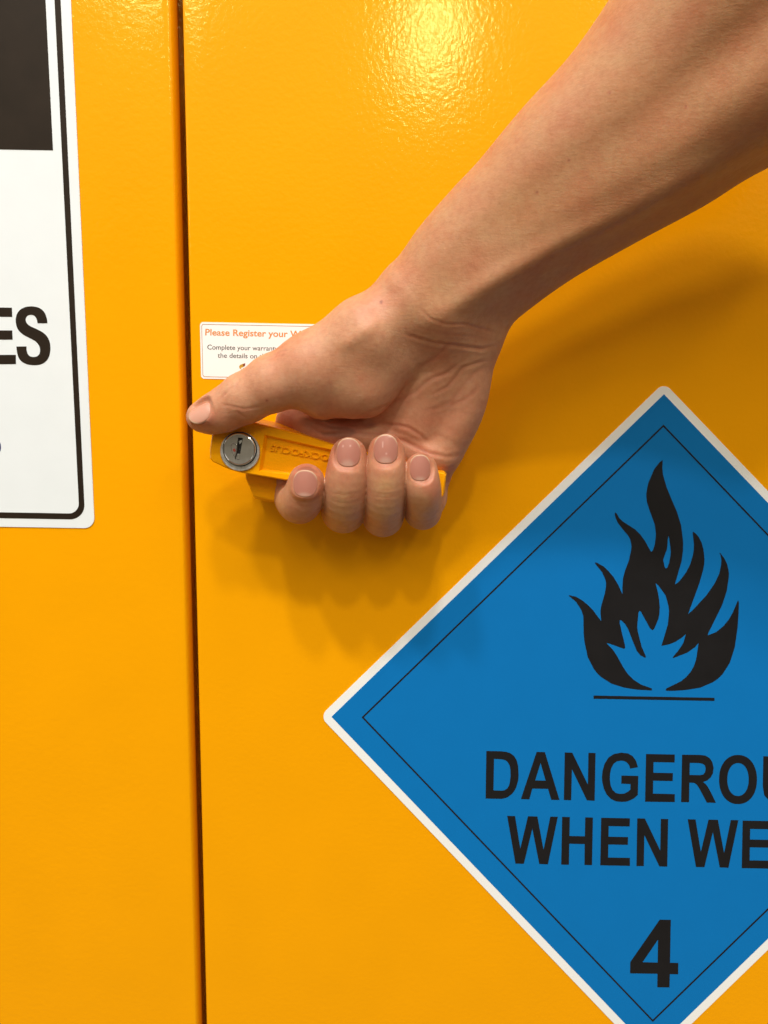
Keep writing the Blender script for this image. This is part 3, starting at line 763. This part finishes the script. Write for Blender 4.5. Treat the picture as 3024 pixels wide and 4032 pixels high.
for x, y, r in ((1501, 1188, 7), (2115, 757, 8), (1897, 580, 5), (1050, 1577, 7), (2400, 365, 7), (2240, 630, 7), (1500, 1187, 5), (2010, 470, 5), (2700, 420, 6)):
    sel = (PX - x) ** 2 + (PY - y) ** 2 < (3 * r) ** 2
    red[sel] += 1.4 * np.exp(-((PX[sel] - x) ** 2 + (PY[sel] - y) ** 2) / r ** 2)

VV = VV + N * disp[:, None]

# -------- finger nails: frame = centre (x,h,z), n outward, v towards the tip
def surf_from(px, py):
    """first skin point on the line from the camera through a photo pixel"""
    d = _F + (px - 1512) / FPX * CR - (py - 2016) / FPX * CU; d = d / np.linalg.norm(d)
    t = 250.0
    for _ in range(80):
        p = CAM + d * t; f = sdf(np.array([[p[0], -p[1], p[2]]]))[0]
        t += f * 0.8
        if f < 0.02: break
    return np.array([p[0], -p[1], p[2]])
NAILS = [  # px, py, width mm, length mm, n (x,h,z), v (x,h,z), across radius
    (1200, 1904, 10.9, 11.8, (-0.03, 1.0, 0.10), (0.05, 0, 1), 8.5),
    (1371, 1781, 10.6, 12.6, (-0.02, 1.0, 0.16), (0.02, 0, 1), 7.6),
    (1519, 1768, 10.8, 12.8, (0.0, 1.0, 0.16), (0.0, 0, 1), 7.6),
    (1655, 1842, 9.3, 11.6, (0.04, 1.0, 0.12), (-0.02, 0, 1), 6.8),
    (784, 1620, 10.0, 11.0, (-0.42, 0.80, 0.62), (-1.0, -0.15, -0.50), 7.0),
]
nails = []
FD = np.stack([np.concatenate([chain(c_, f['dist'], 0.6) for c_ in np.array_split(VV, 8)]) for f in FING], 1); OWN = FD.argmin(1); del FD
for qi, (px, py, w, l, nn, vv, R) in enumerate(NAILS):
    c = surf_from(px, py); n = np.array(nn, float); n /= np.linalg.norm(n)
    v = np.array(vv, float); v -= n * (v @ n); v /= np.linalg.norm(v); u = np.cross(v, n)
    Hn = lambda a, b, R=R: 0.35 - a * a / (2 * R) - (a ** 4) / (8 * R ** 3) - b * b / 75.0
    L = VV - c; a, b, hgt = L @ u, L @ v, L @ n
    el = np.where(b > 0, 2.3, 2.6)
    rho = (np.abs(a / (w / 2)) ** el + np.abs(b / (l / 2)) ** el) ** (1 / el)
    ok = (rho < 1.7) & (np.abs(hgt - Hn(a, b)) < 4.5) & (N @ n > -0.1)
    if qi < 4: ok &= OWN == qi
    inside = np.clip((1.45 - rho) / 0.45, 0, 1); inside = inside ** 2 * (3 - 2 * inside)
    tipw = np.clip((b / (l / 2) - 0.55) / 0.3, 0, 1)          # past the free edge the flesh keeps its own shape
    target = Hn(a, b) - 0.40 + 0.12
    side = np.exp(-((rho - 1.16) / 0.10) ** 2) * 0.16 * (1 - 0.85 * tipw)
    delta = (target - hgt) * inside * np.where(rho < 1, 1, 1 - 0.6 * tipw) + side
    delta = np.where(rho < 0.97, delta - 0.16, delta)
    VV[ok] += n * np.clip(delta[ok], -2.2, 2.2)[:, None]
    red[ok] += 0.5 * np.exp(-((rho[ok] - 1.12) / 0.15) ** 2)
    nails.append((c, n, v, u, w, l, R, Hn))

# -------- skin material (tone from vertex colours: redness and pallor belong to the skin)
red = np.clip(red, 0, 1.3)[:, None]; pale = np.clip(pale, 0, 1)[:, None]
# palm is pinker than the forearm
along = np.clip((1350 - PY) / 500, 0, 1)[:, None]
base = (1 - along) * np.array([0.60, 0.305, 0.180]) + along * np.array([0.56, 0.280, 0.142])
col = base * (1 - 0.55 * np.minimum(red, 1)) + 0.55 * np.minimum(red, 1) * np.array([0.50, 0.145, 0.090])
col = col * (1 - 0.5 * pale) + 0.5 * pale * np.array([0.68, 0.44, 0.20])
spot = np.clip(red - 1.0, 0, 1)
col = col * (1 - 1.2 * spot)
col = np.clip(col, 0.02, 1)

def skin_material():
    mt, nt, b = new_mat('skin')
    at = node(nt, 'ShaderNodeAttribute'); at.attribute_name = 'tone'
    n1 = noise(nt, 75, 5, 0.6)
    r1 = node(nt, 'ShaderNodeValToRGB')
    r1.color_ramp.elements[0].position = 0.3; r1.color_ramp.elements[1].position = 0.72
    r1.color_ramp.elements[0].color = (0.95, 0.76, 0.70, 1); r1.color_ramp.elements[1].color = (1.0, 1.06, 1.03, 1)
    nt.links.new(n1.outputs[0], r1.inputs[0])
    mx = node(nt, 'ShaderNodeMix', data_type='RGBA', blend_type='MULTIPLY'); mx.inputs[0].default_value = 0.9
    nt.links.new(at.outputs['Color'], mx.inputs[6]); nt.links.new(r1.outputs[0], mx.inputs[7])
    n2 = noise(nt, 420, 4, 0.6)
    r2 = node(nt, 'ShaderNodeValToRGB')
    r2.color_ramp.elements[0].position = 0.32; r2.color_ramp.elements[1].position = 0.6
    r2.color_ramp.elements[0].color = (0.84, 0.74, 0.70, 1); r2.color_ramp.elements[1].color = (1, 1, 1, 1)
    nt.links.new(n2.outputs[0], r2.inputs[0])
    m2 = node(nt, 'ShaderNodeMix', data_type='RGBA', blend_type='MULTIPLY'); m2.inputs[0].default_value = 0.55
    nt.links.new(mx.outputs[2], m2.inputs[6]); nt.links.new(r2.outputs[0], m2.inputs[7])
    nt.links.new(m2.outputs[2], b.inputs['Base Color'])
    b.subsurface_method = 'RANDOM_WALK'
    b.inputs['Subsurface Weight'].default_value = 0.35
    b.inputs['Subsurface Radius'].default_value = (1.0, 0.35, 0.18)
    b.inputs['Subsurface Scale'].default_value = 0.0022
    b.inputs['Roughness'].default_value = 0.52
    b.inputs['Specular IOR Level'].default_value = 0.42
    # fine lines run across the limb
    tc = nt.nodes['TC']; mp = node(nt, 'ShaderNodeMapping')
    mp.inputs['Rotation'].default_value = (0, rad(-35), 0); mp.inputs['Scale'].default_value = (260, 700, 1100)
    nt.links.new(tc.outputs['Object'], mp.inputs['Vector'])
    n3 = node(nt, 'ShaderNodeTexNoise', Scale=1.0, Detail=3.0, Roughness=0.6, Distortion=0.4)
    nt.links.new(mp.outputs[0], n3.inputs['Vector'])
    vor = node(nt, 'ShaderNodeTexVoronoi', Scale=1100.0); nt.links.new(tc.outputs['Object'], vor.inputs['Vector'])
    bump(nt, b, [(n3, 0.20, 0.0005), (vor, 0.15, 0.0002), (noise(nt, 160, 3), 0.22, 0.0008)])
    return mt
M_SKIN = skin_material()
me = bpy.data.meshes.new('person')
co = np.stack([VV[:, 0], -VV[:, 1], VV[:, 2]], 1) * MM
org = W(1500, 1500, 40) * MM
me.vertices.add(len(co)); me.vertices.foreach_set('co', (co - org).ravel())
me.loops.add(Q2.size); me.loops.foreach_set('vertex_index', Q2.ravel().astype(np.int32))
me.polygons.add(len(Q2)); me.polygons.foreach_set('loop_start', np.arange(0, Q2.size, 4, dtype=np.int32))
me.polygons.foreach_set('use_smooth', np.ones(len(Q2), bool))
me.update(calc_edges=True)
ca = me.color_attributes.new('tone', 'FLOAT_COLOR', 'POINT')
ca.data.foreach_set('color', np.concatenate([col, np.ones((len(col), 1))], 1).astype(np.float32).ravel())
me.materials.append(M_SKIN)
person = bpy.data.objects.new('person', me); COL.objects.link(person); person.location = org
prop(person, 'bare right forearm and hand reaching in from the upper right and gripping the yellow handle', 'person')
print('skin verts', len(co))
# volume check: outward normals
me.calc_loop_triangles() if False else None

def nail_material():
    mt, nt, b = new_mat('nail')
    at = node(nt, 'ShaderNodeAttribute'); at.attribute_name = 'tone'
    nt.links.new(at.outputs['Color'], b.inputs['Base Color'])
    b.inputs['Roughness'].default_value = 0.36; b.inputs['Specular IOR Level'].default_value = 0.3
    b.inputs['Subsurface Weight'].default_value = 0.25
    b.inputs['Subsurface Radius'].default_value = (1.0, 0.4, 0.3); b.inputs['Subsurface Scale'].default_value = 0.0012
    tc = nt.nodes.new('ShaderNodeTexCoord'); tc.name = 'TC'
    mp = node(nt, 'ShaderNodeMapping'); mp.inputs['Scale'].default_value = (1800, 300, 120)
    nt.links.new(tc.outputs['Object'], mp.inputs['Vector'])
    n3 = node(nt, 'ShaderNodeTexNoise', Scale=1.0, Detail=2.0); nt.links.new(mp.outputs[0], n3.inputs['Vector'])
    bump(nt, b, [(n3, 0.12, 0.0002)])
    return mt
M_NAIL = nail_material()
for q, (c, n, v, u, w, l, R, Hn) in enumerate(nails):
    NR, NT = 22, 56
    V, Cc = [], []
    def pos(r, t, lift=0.0):
        ex = 2.3 if math.sin(t) > 0 else 2.6
        ct, st = math.cos(t), math.sin(t)
        k = (abs(ct) ** ex + abs(st) ** ex) ** (-1 / ex)
        a, b = r * k * ct * w / 2, r * k * st * l / 2
        edge = max(0, (r - 0.93) / 0.07)
        hh = Hn(a, b) + lift - 0.20 * edge ** 2 * (1.0 if st < 0.6 else 0.45)
        P = c + u * a + v * b + n * hh
        return (P[0], -P[1], P[2]), a, b
    for i in range(NR + 1):
        r = i / NR
        for j in range(NT):
            p, a, b = pos(r, 2 * math.pi * j / NT, 0.0)
            V.append(p)
            fb = b / (l / 2); fa = a / (w / 2)
            pink = np.array([0.43, 0.172, 0.125]) if q != 4 else np.array([0.56, 0.28, 0.20])
            cc = pink
            lun = math.exp(-((fa / 0.55) ** 2 + ((fb + 0.95) / (0.42 if q in (1, 2) else 0.28)) ** 2) ** 2)
            cc = cc * (1 - 0.55 * lun) + np.array([0.56, 0.37, 0.29]) * 0.55 * lun
            fe = np.clip((r * (1 if fb > 0 else 0) - 0.90) / 0.04, 0, 1) * np.clip((fb - 0.25) / 0.3, 0, 1)
            cc = cc * (1 - 0.8 * fe) + np.array([0.62, 0.45, 0.30]) * 0.8 * fe
            rimw = np.clip((r - 0.80) / 0.2, 0, 1) ** 2 * (1 - fe)
            cc = cc * (1 - 0.75 * rimw) + np.array([0.56, 0.245, 0.160]) * 0.75 * rimw
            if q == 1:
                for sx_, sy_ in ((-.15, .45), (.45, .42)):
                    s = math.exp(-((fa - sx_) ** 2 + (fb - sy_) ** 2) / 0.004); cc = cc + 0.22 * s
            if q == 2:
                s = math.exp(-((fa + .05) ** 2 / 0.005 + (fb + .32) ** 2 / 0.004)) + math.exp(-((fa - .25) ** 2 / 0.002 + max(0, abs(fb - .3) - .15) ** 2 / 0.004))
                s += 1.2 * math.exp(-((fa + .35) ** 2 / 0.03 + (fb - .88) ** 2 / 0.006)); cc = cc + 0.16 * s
            Cc.append(tuple(np.clip(cc, 0, 1)) + (1,))
    Fc = []
    for i in range(NR):
        for j in range(NT):
            k = (j + 1) % NT
            if i == 0: Fc.append((j, NT + j, NT + k)) if False else Fc.append((0 + j, NT + j, NT + k, 0 + k))
            else: Fc.append((i * NT + j, (i + 1) * NT + j, (i + 1) * NT + k, i * NT + k))
    # underside rim
    base_i = len(V)
    for j in range(NT):
        p, a, b = pos(1.0, 2 * math.pi * j / NT, -0.45); V.append(p); Cc.append((0.6, 0.42, 0.32, 1))
    for j in range(NT):
        k = (j + 1) % NT
        Fc.append((NR * NT + j, base_i + j, base_i + k, NR * NT + k))
    nm = mesh_obj('fingernail', V, Fc, M_NAIL, person, True)
    if q == 4: nm.name = 'thumbnail'
    at = nm.data.color_attributes.new('tone', 'FLOAT_COLOR', 'POINT')
    at.data.foreach_set('color', np.array(Cc, np.float32).ravel())
